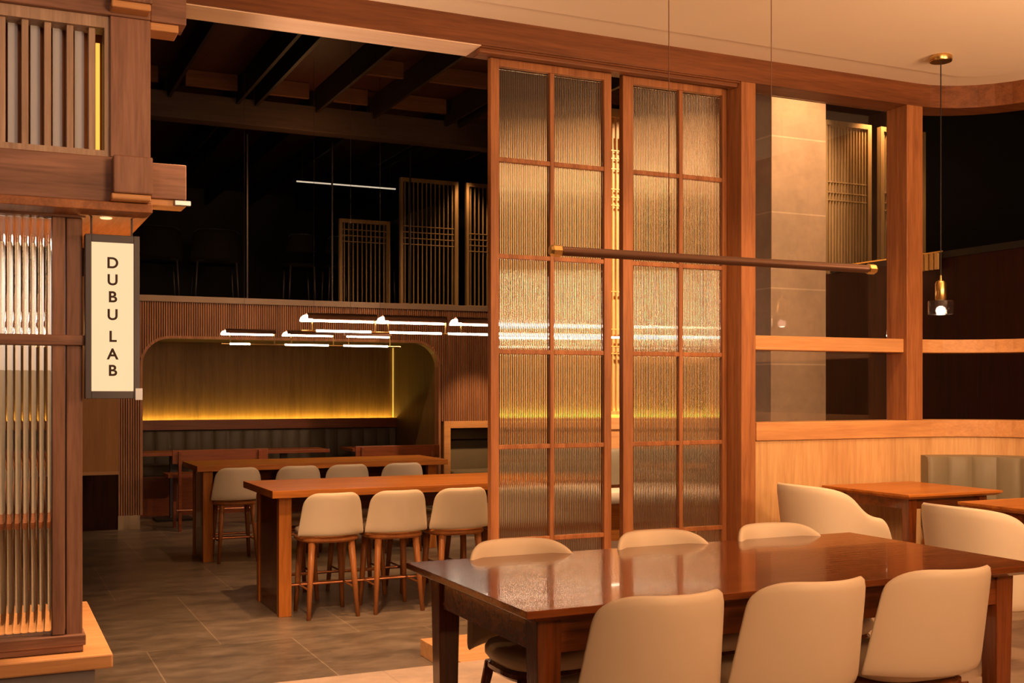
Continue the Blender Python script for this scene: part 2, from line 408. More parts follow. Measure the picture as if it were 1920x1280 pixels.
tag(MB().lathe([(.022, 0), (.026, .003), (.026, .006)], (.49, 5.30, 2.356), 20).obj('recessed_downlight', mat('downlight_lens', (1, .9, .8), .4, emit=(1, .6, .3), es=1.1)), 'tiny recessed downlight in the kiosk soffit above the lightbox sign', 'light')
box(-1.2, .66, 5.27, 6.5, 3.36, 3.40).obj('ceiling', W['y'], kind=ST)
tr = box(.755, .825, 5.10, 5.115, 2.405, 2.428, bev=.003).obj('trim_13', STEEL, kind=ST)
# slatted transom
m = MB()
m.box(-1.2, .489, 5.13, 5.24, 2.597, 2.625); m.box(-1.2, .489, 5.13, 5.24, 3.15, 3.199); m.box(.468, .489, 5.13, 5.24, 2.625, 3.15)
x = .425
while x > -.9:
    m.box(x-.019, x+.008, 5.15, 5.20, 2.625, 3.15, .002); x -= .088
m.obj('window_4', wood('pale_batten', (.26, .17, .12), (.50, .36, .26), 'z', .5), kind=ST)
m = MB(); x = .405
while x > -.9:
    m.box(x-.05, x-.012, 5.225, 5.236, 2.625, 3.15); x -= .088
m.obj('window_5', CURTAIN, kind=ST)
m = MB(); m.box(-1.2, .488, 5.36, 5.38, 2.41, 3.35); m.obj('wall_transom', W['z'], kind=ST)
tag(box(.447, .464, 5.30, 5.31, 2.63, 3.13).obj('light_strip', mat('lit_wood_glow', (1, .7, .2), .4, emit=(1, .48, .07), es=1.3)), 'upright glowing strip added for the lit wood inside, right end of the slatted transom', 'light strip')  # emissive strip stands in for lamp-lit wood behind the slats
# bench below
t = thing('window_bench', 'low wooden bench ledge lit orange below the reeded kiosk window', 'bench', (0, 5.2, 0))
box(-1.3, .51, 0, 1.35, .386, .45, bev=.008).obj('bench_top', CAPW, t)
box(-1.25, .44, .05, 1.30, 0, .386).obj('base', GREYB, t, bevel=.003)

# lightbox sign
t = thing('lightbox_sign', 'vertical glowing lightbox sign reading DUBU LAB in a dark metal frame', 'sign', (.5135, 5.29, 1.56))
m = MB(); m.box(-.1135, -.088, -.04, .04, 0, .72, .002); m.box(.088, .1135, -.04, .04, 0, .72, .002)
m.box(-.088, .088, -.04, .04, 0, .033, .002); m.box(-.088, .088, -.04, .04, .687, .72, .002); m.box(-.088, .088, .025, .038, .033, .687)
m.obj('frame', SIGNM, t)
box(-.088, .088, -.030, .02, .033, .687).obj('face', SIGNF, t)
for x in (-.086, .084): MB().box(x-.004, x+.004, -.004, .004, .72, .802).obj('hanger', METAL, t)
for ch, py in zip('DUBULAB', (491.5, 523.5, 555.5, 589, 630, 663, 694)):
    cu = bpy.data.curves.new('t', 'FONT'); cu.body = ch; cu.size = .068; cu.align_x = 'CENTER'; cu.extrude = .0012; cu.offset = .0016
    to = bpy.data.objects.new('t', cu); COL.objects.link(to)
    dg = bpy.context.evaluated_depsgraph_get(); me = bpy.data.meshes.new_from_object(to.evaluated_get(dg))
    zc = HCAM+(730-py)*4.96/2119 - 1.56
    zs = [v.co.y for v in me.vertices]; mid = (min(zs)+max(zs))/2; k = .049/(max(zs)-min(zs))
    me.transform(Matrix.Translation((0, -.0315, zc)) @ Matrix.Rotation(PI/2, 4, 'X') @ Matrix.Scale(k, 4) @ Matrix.Translation((0, -mid, 0)))
    m = MB(); m.bm.from_mesh(me); m.obj('letter', INK, t); bpy.data.meshes.remove(me); bpy.data.objects.remove(to); bpy.data.curves.remove(cu)
box(.095, .125, -.045, -.0405, -.006, .045).obj('clip', STEEL, t)

# ------------------------------------------------------------------ hall shell
YB = 13.6; ZM = 2.69; YN = 15.45; NX0, NX1, NZ = 1.624, 5.33, 2.225
def zlo(x):
    if x < NX0: return .16
    if x > NX1: return 1.19
    r = .34
    if x < NX0+r: return NZ-r+math.sqrt(max(0, r*r-(NX0+r-x)**2))
    if x > NX1-r: return NZ-r+math.sqrt(max(0, r*r-(x-NX1+r)**2))
    return NZ
m = MB(); p = .0262; x = 1.385; XB = 6.35
nb = MB()
while x < XB:
    z = max(zlo(x), zlo(x+p)) if (x+p/2) < NX0 or (x+p/2) > NX1 else min(zlo(x), zlo(x+p))
    if x < NX0 < x+p or x < NX1 < x+p: z = zlo(x+p/2)
    m.box(x+.0055, x+p-.0055, YB-.02, YB+.001, z, ZM-.07)
    nb.box(x, x+p, YB, YB+.12, z, ZM-.07)
    x += p
m.obj('wall_back', FLUTE, kind=ST)
nb.obj('wall_back', BROWNP, kind=ST)
box(1.385, XB+.3, YB-.035, YB+.12, ZM-.07, ZM, bev=.003).obj('trim_14', soft('balcony_cap', (.26, .19, .15), .5), kind=ST)
# arch trim
pts = [(NX0, .16)] + [(NX0+.34-.34*math.cos(a), NZ-.34+.34*math.sin(a)) for a in [PI/2*i/8 for i in range(9)]] + \
      [(NX1-.34+.34*math.sin(a), NZ-.34+.34*math.cos(a)) for a in [PI/2*i/8 for i in range(9)]] + [(NX1, .16)]
m = MB()
for (x0, z0), (x1, z1) in zip(pts, pts[1:]):
    d = Vector((x1-x0, 0, z1-z0)); 
    if d.length < 1e-4: continue
    nrm = Vector((-d.z, 0, d.x)).normalized()
    q = [Vector((x0, 0, z0)), Vector((x1, 0, z1)), Vector((x1, 0, z1))-nrm*.03, Vector((x0, 0, z0))-nrm*.03]
    q2 = [v for v in q]
    a = [m.bm.verts.new((v.x, YB-.024, v.z)) for v in q]; b = [m.bm.verts.new((v.x, YB+.12, v.z)) for v in q]
    m.bm.faces.new(a); m.bm.faces.new(b[::-1])
    for i in range(4): m.bm.faces.new((a[i], a[(i+1) % 4], b[(i+1) % 4], b[i]))
m.obj('trim_15', FLUTE, kind=ST)
box(1.385, NX0, YB-.022, YB+.12, 0, .158).obj('baseboard_left', soft('pale_skirting', (.34, .25, .17), .5), kind=ST)
# niche interior
m = MB(); m.box(1.3, 5.365, YN, YN+.1, 0, 2.6)
m.obj('wall_niche', NICHEW, kind=ST)
m = MB(); m.box(NX0-.1, NX0, YB+.12, YN, 0, 2.3); m.box(NX1, NX1+.035, YB+.12, YN, 0, 2.3)
m.obj('wall_niche', wood('niche_side', (.12, .075, .035), (.20, .13, .06), 'z', .5), kind=ST)
box(NX0-.1, NX1+.1, YB+.12, YN, NZ+.005, NZ+.1).obj('ceiling', BROWNP, kind=ST)
m = MB(); m.box(NX0, NX1, YN-.16, YN, 1.07, 1.165); m.box(NX0, NX1, YN-.16, YN-.145, 1.165, 1.20)
tag(m.obj('niche_ledge', BENCHW), 'dark brown ledge glowing along the top of the niche banquette', 'ledge')
m = MB(); m.box(NX0+.02, NX1-.03, YN-.075, YN-.06, 1.166, 1.176)
tag(m.obj('light_strip', LEDG), 'amber light strip running along the ledge at the back of the niche', 'light strip')
m = MB(); m.box(NX1-.015, NX1-.002, YN-.03, YN-.015, 1.20, 2.2)
tag(m.obj('light_strip', mat('led_soft', (1, .7, .2), .4, emit=(1, .6, .10), es=.7)), 'upright amber light strip in the right corner of the niche', 'light strip')
# hall outer walls
box(-3.1, -3, -2, 22, 0, 5.4).obj('wall_left', BLACKP, kind=ST)
box(-3, 1.385, YB, YB+.12, 0, 5.4).obj('wall_left', DARKW, kind=ST)
box(-3, 12, 19.5, 19.6, 0, 5.4).obj('wall_back', BLACKP, kind=ST)
box(-3, 12, YB+.12, 19.5, ZM-.12, ZM-.02).obj('floor', BLACKP, kind=ST)
box(-3, 12, 6.33, 19.6, 5.3, 5.4).obj('ceiling', BLACKP, kind=ST)
# bay wall behind the screens
m = MB(); m.box(5.1, 7.95, 11.0, 11.12, 0, 4.75)
m.obj('wall_bay', wood('bay_veneer', (.50, .31, .14), (.68, .45, .22), 'z', .5, planks=.3), kind=ST)
m = MB(); m.box(5.15, 7.95, 10.86, 11.0, 1.16, 1.25); m.box(5.15, 7.95, 10.86, 10.875, 1.25, 1.29)
m.obj('trim_16', CAPW, kind=ST)
m = MB(); m.box(5.15, 7.9, 10.92, 10.935, 1.251, 1.262)
tag(m.obj('light_strip', LEDG), 'amber light strip on the ledge behind the two tall glass screens', 'light strip')
# right wall and mezzanine balcony edge
box(7.95, 8.1, -2, 11.1, 0, 2.80).obj('wall_right', DARKW, kind=ST)
box(7.93, 8.1, 5.5, 9.2, 2.80, 2.86).obj('trim_17', BLACKP, kind=ST)
box(7.925, 7.935, 7.68, 9.2, 2.855, 2.868).obj('trim_18', BRASS, kind=ST)
m = MB()
y = 7.72
while y < 8.3: m.box(7.90, 7.925, y, y+.035, 2.70, 2.85); y += .06
m.obj('trim_19', GOLDW, kind=ST)
point('edge_glow', (7.78, 8.15, 2.66), .8, WARM, .01)
box(8.1, 12, -2, 19.5, 2.70, 2.80).obj('floor', BLACKP, kind=ST)
box(11.9, 12, -2, 19.5, 0, 5.4).obj('wall_right', BLACKP, kind=ST)
box(6.9, 12, -2.1, -2, 0, 5.4).obj('wall_front', BLACKP, kind=ST)
box(6.75, 12, -2, 6.33, 5.3, 5.4).obj('ceiling', BLACKP, kind=ST)
m = MB(); m.box(7.8, 12, 9.95, 10.05, 2.86, 5.3); m.obj('wall_mezzanine', BLACKP, kind=ST)

# beam, joists and deck
box(-3, 7.9, 12.4, 12.62, 4.49, 4.77, bev=.004).obj('trim_20', BEAMM, kind=ST)
m = MB()
for x, wd in ((1.0, .04), (1.78, .035), (2.50, .035), (2.70, .035), (3.38, .035), (4.05, .035), (4.93, .035), (5.10, .035), (5.9, .04), (6.8, .04)):
    m.box(x-wd/2, x+wd/2, 6.36, 12.4, 4.70, 4.95)
    m.box(x-wd/2, x+wd/2, 12.62, 19.4, 4.70, 4.95)
m.obj('trim_21', JOISTM, kind=ST)
m = MB()
xs = [1.0, 1.78, 2.60, 3.38, 4.05, 5.0, 5.9, 6.8]
for k, (a, b) in enumerate(zip(xs, xs[1:])):
    for y in ((12.2,) if k < 3 else (12.2, 11.0, 9.8, 8.6)): m.box(a+.14, b-.14, y, y+.05, 4.80, 4.965)
m.obj('trim_22', DECK, kind=ST)

box(-3, 12, 6.4, 19.4, 4.97, 5.0).obj('ceiling', wood('dark_red_deck', (.035, .008, .004), (.06, .016, .008), 'y', .6), kind=ST)
# wall-hung cabinet at the far left of the hall
t = thing('wall_cabinet', 'plain brown wall-hung cabinet behind the lightbox sign at far left of the hall', 'cabinet', (.6, 11.5, .78))
box(-.9, .576, 0, 2.1, 0, 1.9).obj('body', wood('cabinet_veneer', (.34, .16, .05), (.46, .22, .07), 'z', .5), t)
box(-.9, .58, -.01, 0, 0, .03).obj('edge_strip', CAPW, t)

# stone column
m = MB(); m.box(5.612, 6.16, 7.2, 7.75, 0, 5.3)
tag(m.obj('stone_column', STONE, kind=None), 'square beige stone-clad column seen through the right-hand window opening', 'column')

# ------------------------------------------------------------------ lattice screens
def lattice(label, loc, width, z0, z1, bars, n, mm, posts=(), dep=.04, rz=0):
    t = thing('lattice_screen', label, 'lattice', loc, rz)
    m = MB()
    for i in range(n):
        x = (i+.5)*width/n; m.box(x-.006, x+.006, -.012, .012, z0, z1)
    m.obj('upright_bars', mm, t)
    for z in bars: MB().box(0, width, -.014, .014, z-.006, z+.006).obj('cross_bar', mm, t)
    m = MB(); m.box(-.04, 0, -.03, .03, z0-.03, z1+.05); m.box(width, width+.05, -.03, .03, z0-.03, z1+.05)
    m.box(0, width, -.03, .03, z1, z1+.05); m.box(0, width, -.03, .03, z0-.04, z0)
    m.obj('frame', mm, t)
    return t
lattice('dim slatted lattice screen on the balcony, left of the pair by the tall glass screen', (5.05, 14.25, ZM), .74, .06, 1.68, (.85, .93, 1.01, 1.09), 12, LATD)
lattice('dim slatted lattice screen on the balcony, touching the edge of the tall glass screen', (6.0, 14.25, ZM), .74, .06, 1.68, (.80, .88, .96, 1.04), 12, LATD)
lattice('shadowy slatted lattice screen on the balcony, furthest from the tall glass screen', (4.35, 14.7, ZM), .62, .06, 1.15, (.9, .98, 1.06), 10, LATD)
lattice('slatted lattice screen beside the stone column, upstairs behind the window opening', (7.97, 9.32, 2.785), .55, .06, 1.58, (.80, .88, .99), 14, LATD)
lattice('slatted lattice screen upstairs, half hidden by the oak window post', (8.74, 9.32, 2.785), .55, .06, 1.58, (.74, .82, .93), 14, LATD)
t = lattice('tall gilded lattice seen in the gap between the two glass screens', (6.16, 10.93, 1.33), .62, .03, 3.3, (.67, .75, .845, .94, 1.36, 2.32, 2.41, 2.50, 2.725, 2.84, 2.93), 12, GOLDW)
MB().tube([(.30, -.03, 2.98), (.30, -.03, 3.10)], .035, 14).obj('copper_cap', COPPER, t, smooth='auto')

# ------------------------------------------------------------------ seats
def back_shell(w0, w1, z0, z1, wrap, lean, r, th, nu=17, nv=7, arc=2.0):
    """curved upholstered back: w0 bottom half width, w1 top half width; opens to +Y"""
    m = MB(); bm = m.bm
    def P(u, v, side):
        hw = w0+(w1-w0)*v
        c = max(0, (abs(u)-.56)/.44)
        zt = z1-r*(1-math.sqrt(max(0, 1-c*c)))*1.0
        zb = z0
        z = zb+(zt-zb)*v
        x = hw*u; y = wrap*abs(u)**arc - lean*(z-z0)/(z1-z0)
        nx, ny = -wrap*arc*abs(u)**(arc-1)*(1 if u > 0 else -1)/hw, 1.0
        l = math.hypot(nx, ny); nx, ny = nx/l, ny/l
        edge = (1-abs(u)**6)*(1-max(0, (v-.85)/.15)**2*.35)
        o = side*th/2*(.55+.45*edge)
        return (x+nx*o, y+ny*o, z)
    us = [-1+2*i/(nu-1) for i in range(nu)]; vs = [i/(nv-1) for i in range(nv)]
    us = [math.sin(u*PI/2*.999) if True else u for u in us]
    A = [[bm.verts.new(P(u, v, -1)) for u in us] for v in vs]; B = [[bm.verts.new(P(u, v, 1)) for u in us] for v in vs]
    for G in (A, B):
        for a, b in zip(G, G[1:]):
            for k in range(nu-1): bm.faces.new((a[k], a[k+1], b[k+1], b[k]))
    loopA = A[0] + [r_[-1] for r_ in A[1:]] + A[-1][-2::-1] + [r_[0] for r_ in A[-2:0:-1]]
    loopB = B[0] + [r_[-1] for r_ in B[1:]] + B[-1][-2::-1] + [r_[0] for r_ in B[-2:0:-1]]
    n = len(loopA)
    for k in range(n): bm.faces.new((loopA[k], loopA[(k+1) % n], loopB[(k+1) % n], loopB[k]))
    return m
def seat_pad(hw, d0, d1, z0, z1, rr=.12, dome=.012):
    """rounded seat: plan is a superellipse-like pad"""
    m = MB(); bm = m.bm; n = 36; rings = []
    def plan(s):
        out = []
        for k in range(n):
            a = 2*PI*k/n; c, s_ = math.cos(a), math.sin(a); e = 2/3.2
            x = hw*s*math.copysign(abs(c)**e, c); y = (d0+d1)/2+(d1-d0)/2*s*math.copysign(abs(s_)**e, s_)
            out.append((x, y))
        return out
    for s, z in ((.93, z0), (1, z0+(z1-z0)*.3), (1, z0+(z1-z0)*.65), (.95, z1-.006), (.8, z1+dome*.5), (.4, z1+dome)):
        rings.append([bm.verts.new((x, y, z)) for x, y in plan(s)])
    for a, b in zip(rings, rings[1:]):
        for k in range(n): bm.faces.new((a[k], a[(k+1) % n], b[(k+1) % n], b[k]))
    bm.faces.new(rings[0][::-1]); bm.faces.new(rings[-1]); return m
def leg_mesh(x0, y0, z0, x1, y1, r0, r1):
    return MB().tube([(x1, y1, 0), (x0+(x1-x0)*.5, y0+(y1-y0)*.5, z0*.5), (x0, y0, z0)], r1, 10, r0)
def dining_chair(name, label, leather, group, woodm):
    t = thing(name, label, 'chair', group=group)
    seat_pad(.215, -.16, .25, .40, .465).obj('seat', leather, t, smooth=True)
    back_shell(.262, .226, .425, .808, .135, .085, .085, .036).obj('backrest', leather, t, smooth=True, sub=1).location = (0, -.22, 0)
    seat_pad(.205, -.15, .235, .355, .40, dome=0).obj('seat_frame', woodm, t, smooth='auto')
    for sx in (-1, 1):
        leg_mesh(sx*.17, .19, .37, sx*.20, .225, .021, .012).obj('leg', woodm, t, smooth=True)
        leg_mesh(sx*.16, -.12, .37, sx*.195, -.225, .021, .012).obj('leg', woodm, t, smooth=True)
    return t
def bar_stool(label, group):
    t = thing('counter_stool', label, 'stool', group=group)
    seat_pad(.205, -.16, .22, .575, .625).obj('seat', CREAM2, t, smooth=True)
    back_shell(.236, .205, .575, .885, .10, .045, .10, .038).obj('backrest', CREAM2, t, smooth=True, sub=1).location = (0, -.215, 0)
    seat_pad(.215, -.20, .21, .53, .573, dome=0).obj('seat_frame', STOOLW, t, smooth='auto')
    for sx in (-1, 1):
        leg_mesh(sx*.145, .15, .55, sx*.175, .185, .026, .015).obj('leg', STOOLW, t, smooth=True)
        leg_mesh(sx*.14, -.14, .55, sx*.178, -.19, .026, .015).obj('leg', STOOLW, t, smooth=True)
    m = MB()
    for sx in (-1, 1): m.tube([(sx*.165, -.17, .20), (sx*.163, .17, .20)], .008, 8)
    m.tube([(-.163, .17, .20), (.163, .17, .20)], .008, 8)
    m.obj('footrest', STOOLW, t, smooth='auto')
    return t
def armchair(label, group):
    t = thing('tub_armchair', label, 'armchair', group=group)
    m = MB(); bm = m.bm; N_ = 41; rows = 6; th = .034
    def path(s):                      # s in -1..1 around a U that opens to +Y
        a = abs(s); sg = 1 if s > 0 else -1
        L1 = .42
        if a < L1:
            ang = a/L1*PI/2*.96; x = .27*math.sin(ang); y = -.25+.22*(1-math.cos(ang))
            nx, ny = -math.sin(ang), math.cos(ang)
        else:
            k = (a-L1)/(1-L1); x = .27+.015*k; y = -.03-.01+.32*k; nx, ny = -1, 0.0
            ang = PI/2*.96
        return sg*x, y, sg*nx, ny
    def top(s):
        a = abs(s); 
        e = 1/(1+math.exp((a-.50)*12)); h = .635+.195*e-.02*a
        if a > .82: h -= .17*((a-.82)/.18)**2.4
        return h
    def P(s, v, side):
        x, y, nx, ny = path(s); zt = top(s); z0 = .30; z = z0+(zt-z0)*v
        fl = 1-.13*(1-v); o = side*th/2*(1-.4*max(0, (abs(s)-.9)/.1))
        lean = -.05*v*max(0, 1-abs(s)/.5)
        return (x*fl+nx*o, y*fl+ny*o+lean, z)
    ss = [-1+2*i/(N_-1) for i in range(N_)]; vs = [i/(rows-1) for i in range(rows)]
    A = [[bm.verts.new(P(s, v, -1)) for s in ss] for v in vs]; B = [[bm.verts.new(P(s, v, 1)) for s in ss] for v in vs]
    for G in (A, B):
        for a, b in zip(G, G[1:]):
            for k in range(N_-1): bm.faces.new((a[k], a[k+1], b[k+1], b[k]))
    lA = A[0] + [r_[-1] for r_ in A[1:]] + A[-1][-2::-1] + [r_[0] for r_ in A[-2:0:-1]]
    lB = B[0] + [r_[-1] for r_ in B[1:]] + B[-1][-2::-1] + [r_[0] for r_ in B[-2:0:-1]]
    for k in range(len(lA)): bm.faces.new((lA[k], lA[(k+1) % len(lA)], lB[(k+1) % len(lA)], lB[k]))
    m.obj('shell', CREAM2, t, smooth=True, sub=1)
    seat_pad(.235, -.20, .27, .37, .455).obj('seat', CREAM2, t, smooth=True)
    seat_pad(.225, -.17, .24, .30, .368, dome=0).obj('seat_frame', CHERRY['z'], t, smooth='auto')
    for sx in (-1, 1):
        leg_mesh(sx*.19, .19, .32, sx*.22, .235, .021, .013).obj('leg', CHERRY['z'], t, smooth=True)
        leg_mesh(sx*.17, -.13, .32, sx*.20, -.21, .021, .013).obj('leg', CHERRY['z'], t, smooth=True)
    return t

# ------------------------------------------------------------------ foreground table and chairs
ZP = .2
t = thing('dining_table', 'large dark glossy rectangular dining table in the foreground', 'table', (2.505, 3.495, ZP))
m = MB(); bm = m.bm      # top with an undercut edge
hx, hy = 1.068, .52
rings = []
for ix, z in ((.03, .712), (.0, .728), (0, .75)):
    rings.append([bm.verts.new((sx*(hx-ix), sy*(hy-ix), z)) for sx, sy in ((-1, -1), (1, -1), (1, 1), (-1, 1))])
for a, b in zip(rings, rings[1:]):
    for k in range(4): bm.faces.new((a[k], a[(k+1) % 4], b[(k+1) % 4], b[k]))
bm.faces.new(rings[0][::-1]); bm.faces.new(rings[-1])
m.obj('tabletop', WALN['x'], t, bevel=.002)
m = MB(); m.box(-.97, .97, -.44, -.41, .60, .712); m.box(-.97, .97, .41, .44, .60, .712); m.box(-.985, -.955, -.44, .44, .60, .712); m.box(.955, .985, -.44, .44, .60, .712)
m.obj('apron', WALN['x'], t)
for sx in (-1, 1):
    for sy in (-1, 1):
        cx, cy = sx*.955, sy*.405; m = MB()
        b = bmesh.new(); bmesh.ops.create_cube(b, size=1)
        for v in b.verts:
            f = .085 if v.co.z > 0 else .062; v.co = Vector((cx+v.co.x*f, cy+v.co.y*f, .712 if v.co.z > 0 else 0))
        m.add(b); m.obj('leg', WALN['z'], t, bevel=.003)
ch = dining_chair('dining_chair', 'cream leather dining chair nearest the camera, backrest towards us, leftmost of the front row', CREAM, 'chairs along the near side of the dark table', WALN['z'])
GN = 'chairs along the near side of the dark table'; GF = 'chairs along the far side of the dark table'
YN_ = 3.06
ch.location = (1.845, YN_, ZP)
dup(ch, (2.405, YN_, ZP), -.02, 'cream leather dining chair, the middle one of the front row with backs towards us', GN)
dup(ch, (2.965, YN_, ZP), -.03, 'cream leather dining chair, rightmost of the front row by the table end', GN)
dup(ch, (1.90, 3.80, ZP), PI, 'cream dining chair across the dark table, its top before the left screen', GF)
dup(ch, (2.55, 3.80, ZP), PI, 'cream dining chair across the dark table, its top before the right screen', GF)
dup(ch, (3.15, 3.80, ZP), PI, 'yellowish dining chair across the dark table, its top before the oak post', GF)

# square tables and tub armchairs by the banquette
def square_table(label, x0, x1, y0, y1, group):
    t = thing('square_table', label, 'table', ((x0+x1)/2, (y0+y1)/2, ZP), 0, group)
    a, b = (x1-x0)/2, (y1-y0)/2
    m = MB(); bm = m.bm; rings = []
    for ix, z in ((.03, .718), (.0, .735), (0, .75)):
        rings.append([bm.verts.new((sx*(a-ix), sy*(b-ix), z)) for sx, sy in ((-1, -1), (1, -1), (1, 1), (-1, 1))])
    for p_, q_ in zip(rings, rings[1:]):
        for k in range(4): bm.faces.new((p_[k], p_[(k+1) % 4], q_[(k+1) % 4], q_[k]))
    bm.faces.new(rings[0][::-1]); bm.faces.new(rings[-1])
    m.obj('tabletop', CHERRY['x'], t, bevel=.002)
    m = MB(); m.box(-a+.09, a-.09, -b+.09, -b+.11, .65, .718); m.box(-a+.09, a-.09, b-.11, b-.09, .65, .718)
    m.box(-a+.08, -a+.10, -b+.09, b-.09, .65, .718); m.box(a-.10, a-.08, -b+.09, b-.09, .65, .718)
    m.obj('apron', WALN['x'], t)
    for sx in (-1, 1):
        for sy in (-1, 1):
            cx, cy = sx*(a-.10), sy*(b-.10); m = MB(); bb = bmesh.new(); bmesh.ops.create_cube(bb, size=1)
            for v in bb.verts:
                f = .065 if v.co.z > 0 else .04; off = 0 if v.co.z > 0 else .05
                v.co = Vector((cx+sx*off+v.co.x*f, cy+sy*off+v.co.y*f, .718 if v.co.z > 0 else 0))
            m.add(bb); m.obj('leg', WALN['z'], t, bevel=.003)
    return t
square_table('square reddish wooden table in the curved corner below the oak windows', 5.16, 5.96, 5.27, 6.07, 'square tables by the banquette')
square_table('square reddish wooden table cut off by the right edge of the photo', 5.12, 5.92, 4.05, 4.85, 'square tables by the banquette')
GA = 'tub armchairs at the square tables'
ac = armchair('cream tub armchair at the corner table, in front of the lit oak wainscot', GA)
ac.location = (4.75, 5.55, ZP); ac.rotation_euler = (0, 0, -PI/2)
dup(ac, (4.63, 4.22, ZP), -PI/2, 'cream tub armchair behind the right end of the dark table', GA)

# ------------------------------------------------------------------ banquette along the curved wall
def channel_back(mb, path, off, z0, z1, th, pitch):
    """path: list of (x,y,nx,ny) sampled finely by arc length; vertical channels bulging away from the wall"""
    bm = mb.bm; rings = []
    for s, x, y, nx, ny in path:
        f = abs(math.sin(PI*s/pitch))**.35
        t = th*(.72+.28*f)
        prof = [(off, z0), (off+t, z0), (off+t, z0+.03), (off+t, (z0+z1)/2), (off+t, z1-.05), (off+t*.85, z1-.012), (off+t*.5, z1), (off, z1)]
        rings.append([bm.verts.new((x-nx*o, y-ny*o, z)) for o, z in prof])
    n = len(rings[0])
    for a, b in zip(rings, rings[1:]):
        for k in range(n): bm.faces.new((a[k], a[(k+1) % n], b[(k+1) % n], b[k]))
    bm.faces.new(rings[0][::-1]); bm.faces.new(rings[-1])
def fine(pts, step=.012):
    out = []; s = 0
    for (p0, n0), (p1, n1) in zip(pts, pts[1:]):
        L = math.dist(p0, p1)
        if L < 1e-6: continue
        k = max(1, int(L/step))
        for i in range(k):
            f = i/k; out.append((s+L*f, p0[0]+(p1[0]-p0[0])*f, p0[1]+(p1[1]-p0[1])*f, n0[0]+(n1[0]-n0[0])*f, n0[1]+(n1[1]-n0[1])*f))
        s += L
    out.append((s, *pts[-1][0], *pts[-1][1])); return out
t = thing('corner_banquette', 'olive leather channel-tufted banquette curving along the right wall', 'banquette', (0, 0, ZP))
pp = [((XC+RC*math.cos(a), YW-RC+RC*math.sin(a)), (math.cos(a), math.sin(a))) for a in [PI/2*(.97-.97*i/14) for i in range(15)]] + [((XC+RC, 2.2), (1, 0))]
m = MB(); channel_back(m, fine(pp), .004, .42, .93, .10, .185); m.obj('backrest', OLIVE, t, smooth='auto')
pb = [((XC+.05, 6.05), (0, 1))] + [(p, n) for p, n in pp[3:]]
m = MB(); m.sweep(pp, [(-.11, .33), (-.55, .33), (-.57, .36), (-.57, .41), (-.55, .44), (-.11, .45)]); m.obj('seat', OLIVE, t, smooth='auto')
m = MB(); m.sweep(pp, [(-.02, 0), (-.48, 0), (-.48, .328), (-.02, .328)]); m.obj('base', CHERRY['z'], t)

# ------------------------------------------------------------------ counter tables in the hall
def counter_table(label, x0, x1, y0, y1, group):
    t = thing('counter_table', label, 'table', ((x0+x1)/2, (y0+y1)/2, 0), 0, group)
    a, b = (x1-x0)/2, (y1-y0)/2
    box(-a, a, -b, b, .848, .90, bev=.003).obj('tabletop', CHERRY['x'], t)
    for s in (-1, 1):
        c = s*(a-.12)
        m = MB(); m.box(c-.035, c+.035, -b+.19, b-.19, 0, .848, .003); m.obj('end_panel', WALN['z'], t)
        for sy in (-1, 1):
            m = MB(); m.box(c-.045, c+.045, sy*(b-.16)-.035, sy*(b-.16)+.035, 0, .848, .003); m.obj('leg', CHERRY['z'], t)
    box(-a+.16, a-.16, -.02, .02, .70, .847, bev=.002).obj('center_beam', WALN['x'], t)
    m = MB()
    for sy in (-1, 1): m.tube([(-a+.12, sy*(b-.25), .20), (a-.12, sy*(b-.25), .20)], .011, 10)
    m.obj('foot_rail', COPPER, t, smooth='auto')
    return t
counter_table('long reddish counter-height table in front, running behind the left glass screen', 1.80, 4.35, 7.75, 8.72, 'counter tables in the hall')
counter_table('long counter-height table further back, in front of the two dark benches', 1.76, 4.22, 10.55, 11.38, 'counter tables in the hall')
G1 = 'stools on the near side of the front counter table'; G2 = 'stools on the far side of the front counter table'; G3 = 'stools at the rear counter table'
st = bar_stool('cream-backed counter stool at the left end of the front table, back towards us', G1)
Y1 = 7.88
st.location = (2.215, Y1, 0)
lab = ['cream-backed counter stool second from the left end of the front table', 'cream-backed counter stool cut by the left edge of the glass screen',
       'counter stool blurred behind the left glass screen, nearer the dark opening', 'counter stool blurred behind the left glass screen, nearer the gap']
for x, l in zip((2.70, 3.19, 3.68, 4.15), lab): dup(st, (x, Y1, 0), 0, l, G1)
lab = ['far-side stool of the front table, seen between its left legs', 'far-side stool of the front table, its legs behind the first near stool',
       'far-side stool of the front table, its legs behind the second near stool', 'far-side stool of the front table, its legs behind the third near stool']
for x, l in zip((2.12, 2.66, 3.15, 3.66), lab): dup(st, (x, 8.60, 0), PI, l, G2)
lab = ['cream-backed stool at the left end of the rear counter table, seen down to its feet', 'cream stool back second from the left at the rear counter table',
       'cream stool back third from the left at the rear counter table', 'cream stool back fourth from the left at the rear counter table']
for x, l in zip((2.13, 2.70, 3.18, 3.74), lab): dup(st, (x, 10.72, 0), 0, l, G3)

